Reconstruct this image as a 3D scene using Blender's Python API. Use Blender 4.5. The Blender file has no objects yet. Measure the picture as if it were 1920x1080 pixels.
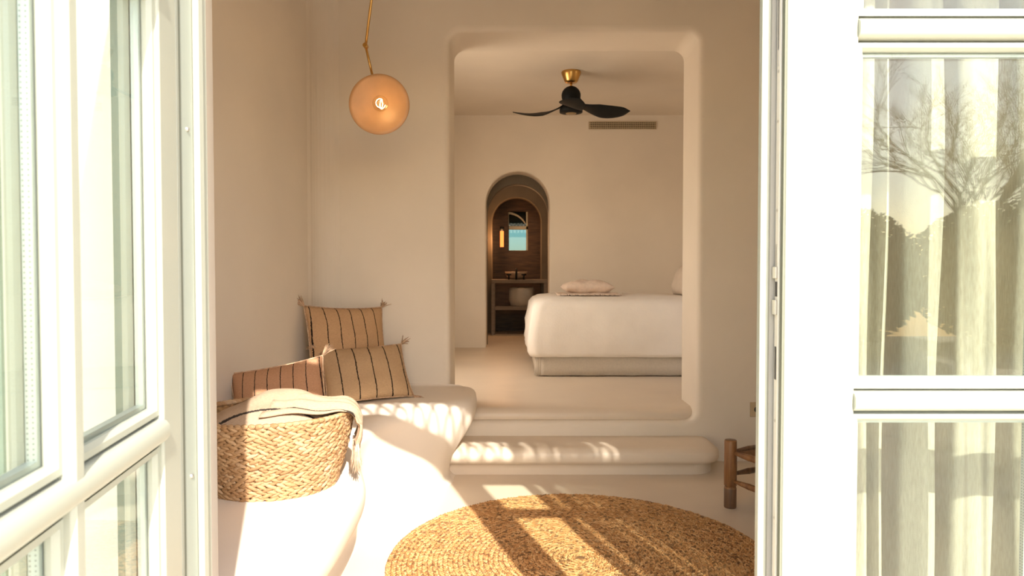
import bpy, bmesh, math, random
import numpy as np
from mathutils import Vector, Matrix, noise
random.seed(7); rng = np.random.default_rng(7)
S = bpy.context.scene
C = S.collection
PI = math.pi
# ---------------------------------------------------------------- camera
cd = bpy.data.cameras.new('camera'); cam = bpy.data.objects.new('camera', cd); C.objects.link(cam); S.camera = cam
cd.lens = 24.0; cd.sensor_width = 36.0; cd.clip_start = 0.02; cd.clip_end = 500
cam.location = (0, 0, 1.43); cam.rotation_euler = (math.radians(90-1.52), 0, 0)
cd.dof.use_dof = True; cd.dof.focus_distance = 2.7; cd.dof.aperture_fstop = 6.3
# ---------------------------------------------------------------- light
SUN_DIR = Vector((-.33, 1, -.81)).normalized()
w = bpy.data.worlds.new('world'); S.world = w; w.use_nodes = True
nt = w.node_tree; nt.nodes.clear()
sky = nt.nodes.new('ShaderNodeTexSky'); sky.sky_type = 'NISHITA'; sky.sun_disc = False
sky.sun_elevation = math.radians(37.6); sky.sun_rotation = math.radians(162); sky.air_density = 1.0; sky.dust_density = .8
mul = nt.nodes.new('ShaderNodeMixRGB'); mul.blend_type = 'MULTIPLY'; mul.inputs[0].default_value = 1
mul.inputs[2].default_value = (1.0, .88, .76, 1)
bg = nt.nodes.new('ShaderNodeBackground'); bg.inputs[1].default_value = 0.78
wo = nt.nodes.new('ShaderNodeOutputWorld')
nt.links.new(sky.outputs[0], mul.inputs[1]); nt.links.new(mul.outputs[0], bg.inputs[0]); nt.links.new(bg.outputs[0], wo.inputs[0])
def sun_lamp():
    l = bpy.data.lights.new('sun', 'SUN'); l.energy = 8.5; l.color = (1, .95, .87); l.angle = math.radians(.6)
    o = bpy.data.objects.new('sun', l); C.objects.link(o); o.rotation_euler = SUN_DIR.to_track_quat('-Z', 'Y').to_euler(); o.location = (3, -9, 8)
sun_lamp()
def area(name, loc, target, sx, sy, power, col):
    l = bpy.data.lights.new(name, 'AREA'); l.shape = 'RECTANGLE'; l.size = sx; l.size_y = sy; l.energy = power; l.color = col
    o = bpy.data.objects.new(name, l); C.objects.link(o); o.location = loc
    o.rotation_euler = (Vector(target)-Vector(loc)).to_track_quat('-Z', 'Y').to_euler()
area('bedroom_fill_light', (-1.58, 6.25, 1.9), (2, 6.5, .7), 1.0, 1.4, 40, (1, .86, .70))     # unseen fill light added for the bed, set in added_window
S.view_settings.view_transform = 'Standard'; S.view_settings.look = 'None'
S.view_settings.gamma = 1; S.view_settings.use_curve_mapping = False
S.view_settings.exposure = 0.08
# ---------------------------------------------------------------- materials
def newmat(name):
    m = bpy.data.materials.new(name); m.use_nodes = True; n = m.node_tree; n.nodes.clear()
    out = n.nodes.new('ShaderNodeOutputMaterial'); b = n.nodes.new('ShaderNodeBsdfPrincipled')
    n.links.new(b.outputs[0], out.inputs[0]); return m, n, b, out
def ramp(n, fac, stops):
    r = n.nodes.new('ShaderNodeValToRGB'); el = r.color_ramp.elements
    el[0].position, el[0].color = stops[0][0], (*stops[0][1], 1); el[1].position, el[1].color = stops[-1][0], (*stops[-1][1], 1)
    for p, c in stops[1:-1]:
        e = el.new(p); e.color = (*c, 1)
    n.links.new(fac, r.inputs[0]); return r.outputs[0]
def noisetex(n, scale, detail=3, coord='Object', stretch=None, rough=.5):
    tc = n.nodes.new('ShaderNodeTexCoord'); src = tc.outputs[coord]
    if stretch:
        mp = n.nodes.new('ShaderNodeMapping'); mp.inputs['Scale'].default_value = stretch; n.links.new(src, mp.inputs[0]); src = mp.outputs[0]
    t = n.nodes.new('ShaderNodeTexNoise'); t.inputs['Scale'].default_value = scale; t.inputs['Detail'].default_value = detail
    t.inputs['Roughness'].default_value = rough; n.links.new(src, t.inputs[0]); return t.outputs[0]
def bump(n, b, fac, strength, dist=.01):
    bp = n.nodes.new('ShaderNodeBump'); bp.inputs['Strength'].default_value = strength; bp.inputs['Distance'].default_value = dist
    n.links.new(fac, bp.inputs['Height']); n.links.new(bp.outputs[0], b.inputs['Normal'])
def simple(name, col, rough=.5, metal=0, scale=6, var=.06, bstr=.0, stretch=None, spec=.5, bscale=None, trans=0):
    m, n, b, out = newmat(name)
    f = noisetex(n, scale, 4, stretch=stretch)
    lo = tuple(max(0, c*(1-var)) for c in col); hi = tuple(min(1, c*(1+var)) for c in col)
    n.links.new(ramp(n, f, [(.3, lo), (.7, hi)]), b.inputs['Base Color'])
    b.inputs['Roughness'].default_value = rough; b.inputs['Metallic'].default_value = metal
    b.inputs['Specular IOR Level'].default_value = spec
    if bstr: bump(n, b, noisetex(n, bscale or scale*4, 4, stretch=stretch), bstr)
    if trans:
        t = n.nodes.new('ShaderNodeBsdfTranslucent'); t.inputs[0].default_value = (*col, 1)
        mx = n.nodes.new('ShaderNodeMixShader'); mx.inputs[0].default_value = trans
        n.links.new(b.outputs[0], mx.inputs[1]); n.links.new(t.outputs[0], mx.inputs[2]); n.links.new(mx.outputs[0], out.inputs[0])
    return m
M = {}
M['plaster'] = simple('plaster', (.79, .69, .565), .75, scale=1.6, var=.035, bstr=.12, bscale=5, spec=.2)
M['cement'] = simple('polished_cement', (.74, .615, .475), .38, scale=2.2, var=.04, bstr=.05, bscale=7, spec=.35)
M['cement_bench'] = simple('bench_plaster', (.82, .72, .60), .55, scale=2.0, var=.035, bstr=.10, bscale=6, spec=.3)
M['ext_wall'] = simple('lime_wash', (.86, .82, .72), .85, scale=3, var=.03, bstr=.2, bscale=30)
M['terrace'] = simple('terrace_stone', (.74, .66, .54), .8, scale=2, var=.07, bstr=.2, bscale=20)
M['paint'] = simple('cream_paint', (.41, .41, .325), .35, scale=5, var=.01, bstr=.02, bscale=20)
M['gasket'] = simple('grey_green_gasket', (.19, .19, .14), .8, var=.03, spec=.1)
M['spacer'] = None
M['steel'] = simple('steel', (.62, .58, .52), .35, metal=.9, var=.04)
M['plate'] = simple('lock_plate_metal', (.78, .72, .62), .45, metal=.45, var=.03)
M['keep'] = simple('keep_strip_metal', (.38, .40, .33), .5, metal=.2, var=.03)
M['green'] = simple('grey_green_paint', (.14, .18, .14), .5, var=.04)
M['rebate'] = simple('rebate_grey', (.30, .28, .24), .8, var=.03, spec=.1)
M['dark'] = simple('dark_recess', (.06, .05, .04), .8)
M['brass'] = simple('brass', (.62, .36, .11), .28, metal=1, var=.05)
M['fan_black'] = simple('matt_black', (.007, .0075, .007), .6, scale=20, var=.2, spec=.2)
M['fan_light'] = simple('fan_centre', (.30, .20, .10), .4, var=.05)
M['duvet'] = simple('white_cotton', (.88, .80, .70), .9, scale=8, var=.02, bstr=.25, bscale=60)
M['skirt'] = simple('bed_skirt_linen', (.62, .53, .42), .95, scale=60, var=.05, bstr=.2, bscale=200)
M['pinkcloth'] = simple('blush_linen', (.70, .54, .42), .95, scale=30, var=.08, bstr=.3, bscale=120)
M['socket'] = simple('socket_plate', (.55, .42, .26), .5)
M['olive'] = simple('olive_plaster', (.12, .09, .055), .6, scale=3, var=.15)
M['greywood'] = simple('washed_wood', (.26, .20, .15), .7, scale=6, var=.15, stretch=(1, 8, 8))
M['darkwood'] = simple('dark_boards', (.055, .028, .014), .6, scale=5, var=.5, stretch=(1, 1, 9))
M['ceramic'] = simple('pale_basin', (.45, .33, .24), .35)
M['towel'] = simple('towel', (.62, .55, .47), .95, scale=50, var=.05, bstr=.3)
M['leaf'] = simple('garden_leaf', (.035, .045, .02), .6, scale=3, var=.5)
M['bark'] = simple('bark', (.16, .12, .08), .9, scale=12, var=.4)
M['linenfar'] = simple('pillow_cotton', (.66, .54, .43), .9)
M['wire'] = simple('wrought_iron', (.10, .09, .08), .6)
def wood_mat(name, c1, c2, st):
    m, n, b, out = newmat(name)
    f = noisetex(n, 7, 6, stretch=st, rough=.65)
    n.links.new(ramp(n, f, [(.28, c1), (.72, c2)]), b.inputs['Base Color'])
    b.inputs['Roughness'].default_value = .38; bump(n, b, f, .2, .004); return m
M['bamboo'] = wood_mat('stained_bamboo', (.13, .05, .018), (.38, .18, .065), (6, 6, .7))
M['bamboo_dark'] = wood_mat('dark_bamboo', (.08, .04, .02), (.22, .11, .05), (6, 6, .7))
def strand_mat(name, cols, rough=.7):
    m, n, b, out = newmat(name)
    g = n.nodes.new('ShaderNodeNewGeometry')
    c = ramp(n, g.outputs['Random Per Island'], [(i/(len(cols)-1), x) for i, x in enumerate(cols)])
    f = noisetex(n, 160, 3, stretch=(1, 1, 1)); mx = n.nodes.new('ShaderNodeMixRGB'); mx.blend_type = 'MULTIPLY'; mx.inputs[0].default_value = .55
    n.links.new(c, mx.inputs[1]); n.links.new(ramp(n, f, [(.3, (.62, .55, .48)), (.65, (1, 1, 1))]), mx.inputs[2])
    n.links.new(mx.outputs[0], b.inputs['Base Color']); b.inputs['Roughness'].default_value = rough; b.inputs['Specular IOR Level'].default_value = .25
    bump(n, b, f, .3, .003); return m
M['hyacinth'] = strand_mat('water_hyacinth', [(.36, .20, .09), (.48, .29, .14), (.54, .35, .19), (.42, .24, .11), (.58, .40, .24)], .55)
M['jute'] = strand_mat('jute', [(.40, .18, .06), (.62, .32, .12), (.70, .40, .17), (.52, .25, .085), (.76, .46, .21), (.20, .10, .04), (.66, .35, .13)])
M['backing'] = simple('jute_backing', (.20, .10, .04), .95, scale=80, var=.3)
def stripe_mat(name, base, dark, freq, off, axis=0, width=.035, slub=1.0):
    m, n, b, out = newmat(name)
    tc = n.nodes.new('ShaderNodeTexCoord'); sp = n.nodes.new('ShaderNodeSeparateXYZ'); n.links.new(tc.outputs['Object'], sp.inputs[0])
    nz = noisetex(n, 55, 2)
    def mth(op, a, c=None, v=None):
        k = n.nodes.new('ShaderNodeMath'); k.operation = op
        n.links.new(a, k.inputs[0])
        if c is not None: n.links.new(c, k.inputs[1])
        if v is not None: k.inputs[1].default_value = v
        return k.outputs[0]
    x = mth('MULTIPLY', sp.outputs[axis], v=freq); x = mth('ADD', x, v=off+50)
    x = mth('ADD', x, mth('MULTIPLY', nz, v=.07*slub))
    fr = mth('FRACT', x); d = mth('ABSOLUTE', mth('SUBTRACT', fr, v=.5))
    th = mth('MULTIPLY', noisetex(n, 240, 2), v=width*2)
    mask = mth('LESS_THAN', d, th)
    weave = noisetex(n, 90, 3, stretch=(1, 6, 1)); base_c = ramp(n, weave, [(.3, tuple(c*.80 for c in base)), (.7, tuple(min(1, c*1.1) for c in base))])
    mx = n.nodes.new('ShaderNodeMixRGB'); n.links.new(mask, mx.inputs[0]); n.links.new(base_c, mx.inputs[1]); mx.inputs[2].default_value = (*dark, 1)
    n.links.new(mx.outputs[0], b.inputs['Base Color']); b.inputs['Roughness'].default_value = .95; b.inputs['Specular IOR Level'].default_value = .1
    bump(n, b, noisetex(n, 260, 2), .5, .003); return m
M['cushion_a'] = stripe_mat('striped_terracotta', (.56, .34, .18), (.025, .018, .015), 10.5, .30)
M['cushion_b'] = stripe_mat('striped_sand', (.52, .34, .19), (.025, .018, .015), 9.2, .15)
M['cushion_c'] = stripe_mat('striped_rust', (.50, .27, .15), (.025, .018, .015), 15, .0)
M['throw'] = stripe_mat('striped_oat', (.50, .36, .245), (.045, .035, .028), 4.2, .15, axis=1, width=.032, slub=.5)
M['tassel'] = simple('tassel_yarn', (.52, .34, .21), .95, scale=60, var=.3)
M['tassel_oat'] = simple('oat_yarn', (.62, .45, .32), .95, scale=60, var=.25)
def glass_mat(name, tint, base=.022, rough=.0):
    m = bpy.data.materials.new(name); m.use_nodes = True; n = m.node_tree; n.nodes.clear()
    out = n.nodes.new('ShaderNodeOutputMaterial'); t = n.nodes.new('ShaderNodeBsdfTransparent'); t.inputs[0].default_value = (*tint, 1)
    g = n.nodes.new('ShaderNodeBsdfGlossy'); g.inputs['Roughness'].default_value = rough
    lw = n.nodes.new('ShaderNodeLayerWeight'); lw.inputs[0].default_value = .5
    pw = n.nodes.new('ShaderNodeMath'); pw.operation = 'POWER'; pw.inputs[1].default_value = 5; n.links.new(lw.outputs['Facing'], pw.inputs[0])
    fz = n.nodes.new('ShaderNodeMath'); fz.operation = 'MULTIPLY_ADD'; fz.inputs[1].default_value = .96; fz.inputs[2].default_value = base; n.links.new(pw.outputs[0], fz.inputs[0])
    mx = n.nodes.new('ShaderNodeMixShader'); n.links.new(fz.outputs[0], mx.inputs[0]); n.links.new(t.outputs[0], mx.inputs[1]); n.links.new(g.outputs[0], mx.inputs[2])
    n.links.new(mx.outputs[0], out.inputs[0]); return m
M['glass'] = glass_mat('pane_glass', (.955, .975, .955))
M['glass_blue'] = glass_mat('blue_tinted_glass', (.20, .30, .34))
M['bulb_glass'] = glass_mat('bulb_glass', (1, .97, .9))
def spacer_mat():
    m, n, b, out = newmat('glazing_spacer')
    tc = n.nodes.new('ShaderNodeTexCoord'); v = n.nodes.new('ShaderNodeTexVoronoi'); v.inputs['Scale'].default_value = 150; v.inputs['Randomness'].default_value = 0
    n.links.new(tc.outputs['Object'], v.inputs[0])
    n.links.new(ramp(n, v.outputs['Distance'], [(.22, (.16, .18, .16)), (.30, (.44, .47, .43))]), b.inputs['Base Color'])
    b.inputs['Roughness'].default_value = .4; b.inputs['Metallic'].default_value = .4; return m
M['spacer'] = spacer_mat()
def curtain_mat():
    m = bpy.data.materials.new('linen_curtain'); m.use_nodes = True; n = m.node_tree; n.nodes.clear()
    out = n.nodes.new('ShaderNodeOutputMaterial'); d = n.nodes.new('ShaderNodeBsdfDiffuse'); t = n.nodes.new('ShaderNodeBsdfTranslucent'); tr = n.nodes.new('ShaderNodeBsdfTransparent')
    f = noisetex(n, 60, 4, stretch=(4, 4, .6)); c = ramp(n, f, [(.3, (.50, .43, .34)), (.7, (.60, .53, .43))])
    n.links.new(c, d.inputs[0]); n.links.new(c, t.inputs[0])
    m1 = n.nodes.new('ShaderNodeMixShader'); m1.inputs[0].default_value = .14; n.links.new(d.outputs[0], m1.inputs[1]); n.links.new(t.outputs[0], m1.inputs[2])
    m2 = n.nodes.new('ShaderNodeMixShader'); n.links.new(ramp(n, noisetex(n, 22, 2, stretch=(1, .001, .012)), [(.50, (.04,)*3), (.60, (.42,)*3)]), m2.inputs[0]); n.links.new(m1.outputs[0], m2.inputs[1]); n.links.new(tr.outputs[0], m2.inputs[2])
    bp = n.nodes.new('ShaderNodeBump'); bp.inputs['Strength'].default_value = .4; bp.inputs['Distance'].default_value = .002
    n.links.new(noisetex(n, 300, 2, stretch=(3, 3, 1)), bp.inputs['Height']); n.links.new(bp.outputs[0], d.inputs['Normal'])
    n.links.new(m2.outputs[0], out.inputs[0]); return m
M['curtain'] = curtain_mat()
def emit_mat(name, col, s):
    m = bpy.data.materials.new(name); m.use_nodes = True; n = m.node_tree; n.nodes.clear()
    out = n.nodes.new('ShaderNodeOutputMaterial'); e = n.nodes.new('ShaderNodeEmission'); e.inputs[0].default_value = (*col, 1); e.inputs[1].default_value = s
    n.links.new(e.outputs[0], out.inputs[0]); return m
M['filament'] = emit_mat('glowing_filament', (1, .66, .28), 25)
M['tube'] = emit_mat('glowing_tube', (1, .25, .05), 2.2)
M['shade'] = simple('amber_alabaster', (.70, .40, .19), .35, scale=7, var=.12, trans=.25)
# ---------------------------------------------------------------- helpers
def tag(o, label=None, cat=None, group=None, kind=None):
    if label: o['label'] = label
    if cat: o['category'] = cat
    if group: o['group'] = group
    if kind: o['kind'] = kind
    return o
def link(name, me, mat, parent=None, loc=None, rot=None, smooth=True):
    o = bpy.data.objects.new(name, me); C.objects.link(o)
    if mat: me.materials.append(mat)
    if smooth:
        me.polygons.foreach_set('use_smooth', [True]*len(me.polygons))
    if parent: o.parent = parent
    if loc: o.location = loc
    if rot: o.rotation_euler = rot
    return o
def empty(name, loc=(0, 0, 0), rot=(0, 0, 0)):
    o = bpy.data.objects.new(name, None); C.objects.link(o); o.location = loc; o.rotation_euler = rot; o.empty_display_size = .1; return o
class MB:
    def __init__(s): s.v = []; s.f = []
    def add(s, vs, fs):
        k = len(s.v); s.v += [tuple(x) for x in vs]; s.f += [tuple(i+k for i in f) for f in fs]; return s
    def box(s, x0, x1, y0, y1, z0, z1):
        return s.add([(x0, y0, z0), (x1, y0, z0), (x1, y1, z0), (x0, y1, z0), (x0, y0, z1), (x1, y0, z1), (x1, y1, z1), (x0, y1, z1)],
                     [(0, 3, 2, 1), (4, 5, 6, 7), (0, 1, 5, 4), (1, 2, 6, 5), (2, 3, 7, 6), (3, 0, 4, 7)])
    def loft(s, loops, cap0=False, cap1=False, closed=True):
        n = len(loops[0]); vs = [p for l in loops for p in l]; fs = []
        for a in range(len(loops)-1):
            for i in range(n if closed else n-1):
                j = (i+1) % n; fs.append((a*n+i, a*n+j, (a+1)*n+j, (a+1)*n+i))
        if cap0: fs.append(tuple(range(n-1, -1, -1)))
        if cap1: fs.append(tuple((len(loops)-1)*n+i for i in range(n)))
        return s.add(vs, fs)
    def tube(s, pts, rad, n=10, cap=True):
        pts = [Vector(p) for p in pts]; R = rad if isinstance(rad, (list, tuple)) else [rad]*len(pts); loops = []
        up = None
        for i, p in enumerate(pts):
            t = (pts[min(i+1, len(pts)-1)]-pts[max(i-1, 0)]).normalized()
            if up is None: up = t.orthogonal().normalized()
            up = (up - t*up.dot(t)).normalized(); sd = t.cross(up)
            loops.append([p+(up*math.cos(2*PI*k/n)+sd*math.sin(2*PI*k/n))*R[i] for k in range(n)])
        return s.loft(loops, cap, cap)
    def lathe(s, prof, c=(0, 0, 0), n=32, cap0=False, cap1=False):
        return s.loft([[(c[0]+r*math.cos(2*PI*k/n), c[1]+r*math.sin(2*PI*k/n), c[2]+z) for k in range(n)] for r, z in prof], cap0, cap1)
    def build(s, name, mat, parent=None, loc=None, rot=None, smooth=False, bevel=0, seg=3, solid=0, fix=True):
        me = bpy.data.meshes.new(name); me.from_pydata(s.v, [], s.f); me.update()
        if fix:
            bm = bmesh.new(); bm.from_mesh(me); bmesh.ops.recalc_face_normals(bm, faces=bm.faces); bm.to_mesh(me); bm.free()
        o = link(name, me, mat, parent, loc, rot, smooth)
        if solid:
            m = o.modifiers.new('s', 'SOLIDIFY'); m.thickness = solid; m.offset = 0
        if bevel:
            m = o.modifiers.new('b', 'BEVEL'); m.width = bevel; m.segments = seg; m.limit_method = 'ANGLE'; m.angle_limit = math.radians(40)
            me.polygons.foreach_set('use_smooth', [True]*len(me.polygons)); m.harden_normals = True
        return o
def rrect(x0, x1, y0, y1, r, n=8):
    pts = []
    for cx, cy, a in ((x1-r, y0+r, -PI/2), (x1-r, y1-r, 0), (x0+r, y1-r, PI/2), (x0+r, y0+r, PI)):
        for k in range(n+1): t = a+PI/2*k/n; pts.append((cx+r*math.cos(t), cy+r*math.sin(t)))
    return pts
def offset_path(path, d):
    n = len(path); out = []
    for i in range(n):
        a = Vector(path[i-1]); b = Vector(path[i]); c = Vector(path[(i+1) % n])
        t1 = (b-a); t2 = (c-b)
        t1 = t1.normalized() if t1.length > 1e-7 else t2.normalized(); t2 = t2.normalized() if t2.length > 1e-7 else t1
        nn = Vector((t1.y+t2.y, -(t1.x+t2.x))); nn.normalize()
        k = max(.35, nn.dot(Vector((t1.y, -t1.x)))); out.append((b.x+nn.x*d/k, b.y+nn.y*d/k))
    return out
def pierced_wall(name, rect, holes, d0, d1, r, mat, steps=6):
    """wall in the XZ plane between depths d0 and d1; holes are CCW paths; rounded arrises of radius r"""
    bm = bmesh.new()
    for d, s in ((d0, 0), (d1, 1)):
        es = []
        x0, x1, z0, z1 = rect
        loops = [[(x0, z0), (x1, z0), (x1, z1), (x0, z1)]]+[offset_path(h, r) for h in holes]
        for lp in loops:
            vs = [bm.verts.new((x, d, z)) for x, z in lp]
            es += [bm.edges.new((vs[i], vs[(i+1) % len(vs)])) for i in range(len(vs))]
        bmesh.ops.triangle_fill(bm, use_beauty=True, edges=es, normal=(0, -1 if s == 0 else 1, 0))
    def band(loops):
        V = [[bm.verts.new(p) for p in l] for l in loops]
        for a in range(len(V)-1):
            for i in range(len(V[0])):
                j = (i+1) % len(V[0]); bm.faces.new((V[a][i], V[a][j], V[a+1][j], V[a+1][i])).smooth = True
    x0, x1, z0, z1 = rect
    band([[(x, d, z) for x, z in ((x0, z0), (x1, z0), (x1, z1), (x0, z1))] for d in (d0, d1)])
    for h in holes:
        ls = []
        for k in range(steps+1):
            t = PI/2*k/steps; p = offset_path(h, r*(1-math.sin(t))); ls.append([(x, d0+r*(1-math.cos(t)), z) for x, z in p])
        for k in range(steps+1):
            t = PI/2*(1-k/steps); p = offset_path(h, r*(1-math.sin(t))); ls.append([(x, d1-r*(1-math.cos(t)), z) for x, z in p])
        band(ls)
    bmesh.ops.remove_doubles(bm, verts=bm.verts, dist=1e-5)
    bmesh.ops.recalc_face_normals(bm, faces=bm.faces)
    me = bpy.data.meshes.new(name); bm.to_mesh(me); bm.free()
    o = link(name, me, mat, smooth=False); o['kind'] = 'structure'
    return o
def spline(pts, n):
    P = [np.array(p, float) for p in pts]; P = [2*P[0]-P[1]]+P+[2*P[-1]-P[-2]]; out = []
    segs = len(P)-3
    for i in range(n):
        t = i/(n-1)*segs; k = min(int(t), segs-1); t -= k; a, b, c, d = P[k:k+4]
        out.append(.5*((2*b)+(-a+c)*t+(2*a-5*b+4*c-d)*t*t+(-a+3*b-3*c+d)*t**3))
    return np.array(out)
def strands(name, cen, ax, nor, L, W, T, mat, parent=None, seg=5, sides=6):
    """one mesh of many little tapered plies: centres, long axes, normals"""
    cen, ax, nor = map(np.asarray, (cen, ax, nor)); N = len(cen)
    ax = ax/np.linalg.norm(ax, axis=1)[:, None]; nor = nor-ax*(ax*nor).sum(1)[:, None]; nor /= np.linalg.norm(nor, axis=1)[:, None]; sd = np.cross(ax, nor)
    tv = []; 
    for a in range(seg):
        t = -1+2*a/(seg-1); rr = max(.18, (1-t*t)**.5)
        for k in range(sides): th = 2*PI*k/sides; tv.append((t, rr*math.cos(th), rr*math.sin(th)))
    tv = np.array(tv); K = len(tv)
    L = np.broadcast_to(L, N); W = np.broadcast_to(W, N); T = np.broadcast_to(T, N)
    V = cen[:, None]+ax[:, None]*(tv[None, :, :1]*L[:, None, None]/2)+sd[:, None]*(tv[None, :, 1:2]*W[:, None, None]/2)+nor[:, None]*(tv[None, :, 2:]*T[:, None, None]/2)
    q = []
    for a in range(seg-1):
        for k in range(sides): j = (k+1) % sides; q.append((a*sides+k, a*sides+j, (a+1)*sides+j, (a+1)*sides+k))
    q = np.array(q); F = (q[None]+(np.arange(N)*K)[:, None, None]).reshape(-1, 4)
    V = V.reshape(-1, 3); me = bpy.data.meshes.new(name)
    me.vertices.add(len(V)); me.vertices.foreach_set('co', V.ravel()); me.loops.add(F.size); me.loops.foreach_set('vertex_index', F.ravel().astype(np.int32))
    me.polygons.add(len(F)); me.polygons.foreach_set('loop_start', np.arange(0, F.size, 4, dtype=np.int32)); me.polygons.foreach_set('loop_total', np.full(len(F), 4, np.int32))
    me.update(calc_edges=True); me.validate()
    return link(name, me, mat, parent)
def struct(mb, name, mat, **k):
    o = mb.build(name, mat, **k); o['kind'] = 'structure'; return o
# ---------------------------------------------------------------- the shell
U = .38                                   # bedroom floor level
XL = -1.43; YB = 5.07; CE = 3.62
struct(MB().box(-2.2, 2.7, 1.50, 5.20, -.12, 0), 'floor', M['cement'])
struct(MB().box(-1.75, 3.4, 5.24, 9.20, .1, U), 'floor_bedroom', M['cement'])
struct(MB().box(-2.2, 2.7, 1.5, 5.6, CE, CE+.1), 'ceiling', M['plaster'])
struct(MB().box(-1.75, 3.4, 5.5, 9.4, 3.5, 3.6), 'ceiling_bedroom', M['plaster'])
# lounge back wall with the rounded doorway to the bedroom
sL, sR, sT = -.463, 1.378, 3.185
pierced_wall('wall_back', (-2.2, 2.7, -.1, CE), [rrect(sL, sR, .30, sT, .09)], YB, 5.56, .045, M['plaster'])
# left wall, with a rounded inner corner; slightly out of parallel
fil = []
for k in range(11):
    t = PI/2*k/10; fil.append((XL+.22*(1-math.cos(t))-.0, YB+.01-.22*(1-math.sin(t))))
plan = [(-1.62, 1.72)]+[(XL-.01, YB-.25)]+fil+[(-2.2, YB+.02), (-2.2, 1.72)]
struct(MB().loft([[(x, y, z) for x, y in plan] for z in (-.1, CE)], True, True), 'wall_left', M['plaster'])
def side_wall(name, x0, x1, ys, zs, hole, mat):
    (a, b), (c, d) = ys, zs; (ha, hb, hc, hd) = hole; m = MB()
    m.box(x0, x1, a, ha, c, d); m.box(x0, x1, hb, b, c, d); m.box(x0, x1, ha, hb, c, hc); m.box(x0, x1, ha, hb, hd, d)
    return struct(m, name, mat)
struct(MB().box(2.4, 2.7, 1.74, YB, -.1, CE), 'wall_right', M['plaster'])
side_wall('wall_bedroom_left', -1.75, -1.45, (5.56, 9.2), (.1, 3.55), (5.75, 6.75, 1.2, 2.6), M['plaster'])
struct(MB().box(3.2, 3.4, 5.56, 9.2, .1, 3.55), 'wall_bedroom_right', M['plaster'])
# bedroom back wall with arch
def arch_path(xc, hw, z0, zt, n=24):
    p = [(xc-hw, z0), (xc+hw, z0)]
    return p+[(xc+hw*math.cos(PI*k/n), zt-hw+hw*math.sin(PI*k/n)) for k in range(n+1)]
SB = 1280/9.2
ax_c = (970.5-960)/SB; ahw = 59.5/SB; azt = 1.43+184/SB
pierced_wall('wall_bedroom_back', (-1.75, 3.4, -.1, 3.55), [arch_path(ax_c, ahw, .12, azt)], 9.2, 9.55, .02, M['plaster'])
# bathroom beyond
struct(MB().box(-1.0, 1.2, 9.2, 12.4, .1, U), 'floor_bathroom', M['cement'])
pierced_wall('wall_bathroom_front', (-1.0, 1.2, -.1, 3.3), [arch_path(ax_c+.005, .425, .12, 2.62)], 9.56, 9.72, .02, M['olive'])
struct(MB().box(-1.0, -.85, 9.72, 12.4, .2, 3.3), 'wall_bathroom_left', M['olive'])
struct(MB().box(1.05, 1.2, 9.72, 12.4, .2, 3.3), 'wall_bathroom_right', M['olive'])
struct(MB().box(-1.0, 1.2, 9.56, 12.4, 3.2, 3.3), 'ceiling_bathroom', M['olive'])
s3 = 1280/11.75
wx0, wx1 = (953-960)/s3, (990-960)/s3; wz0 = 1.43+36/s3; wz1 = 1.43+110/s3
pierced_wall('wall_bathroom_back', (-1.0, 1.2, .2, 3.3), [rrect(wx0, wx1, wz0, wz1, .01, 2)], 11.75, 12.1, .01, M['darkwood'])
# arched surround of the washing alcove
pierced_wall('wall_bathroom_alcove', (-.85, 1.05, -.1, 3.2), [arch_path(ax_c+.0, .40, .12, 2.62)], 11.3, 11.5, .02, M['olive'])
# exterior wall with the french door opening
OX0, OX1, OZ = -.755, 1.88, 3.02
pierced_wall('wall_front', (-4.5, 5.0, -.12, 4.6), [rrect(OX0, OX1, -.10, OZ, .004, 1)], 1.50, 1.74, .004, M['plaster'], 1)
o = pierced_wall('wall_exterior', (-4.5, 5.0, -.12, 4.6), [rrect(OX0, OX1, -.10, OZ, .004, 1)], 1.44, 1.499, .004, M['ext_wall'], 1)
struct(MB().box(-14, 16, -12, 1.50, -.2, -.04), 'floor_terrace', M['terrace'])
# bathroom window
w1 = empty('window_1', (0, 0, 0)); tag(w1, 'small white arched window above the wash basin, blue sky outside', kind='structure')
fr = MB(); t = .03
fr.box(wx0, wx0+.012, 11.9, 11.95, wz0, wz1).box(wx1-.03, wx1, 11.9, 11.95, wz0, wz1).box(wx0, wx1, 11.9, 11.95, wz0, wz0+.01)
fr.box(wx0, wx1, 11.9, 11.95, wz0+.37, wz0+.43)
arc = []
for k in range(9):
    a = math.radians(100-70*k/8); arc.append((wx0-.02+.36*math.cos(a), wz0+.28+.36*math.sin(a)))
fr.loft([[(x, 11.86, z), (x*1.0, 11.86, z+.035), (x, 11.93, z+.035), (x, 11.93, z)] for x, z in arc], True, True)
fr.build('window_frame', M['paint'], w1, bevel=.002, seg=1)
MB().box(wx0, wx1, 11.955, 11.975, wz0+.41, wz1).build('upper_panel', M['plaster'], w1)
MB().box(wx0, wx1, 11.94, 11.946, wz0, wz1).build('pane', M['glass_blue'], w1)
for nm, xf, yr in (('added_window', -1.6, (5.75, 6.75)),):  # made-up window out of view, added to hold the fill light
    e = empty(nm); e['kind'] = 'structure'
    m = MB(); a, b = yr
    m.box(xf-.03, xf+.03, a, a+.05, 1.2, 2.6).box(xf-.03, xf+.03, b-.05, b, 1.2, 2.6).box(xf-.03, xf+.03, a+.05, b-.05, 1.2, 1.25).box(xf-.03, xf+.03, a+.05, b-.05, 2.55, 2.6)
    m.build('window_frame', M['paint'], e)
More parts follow.
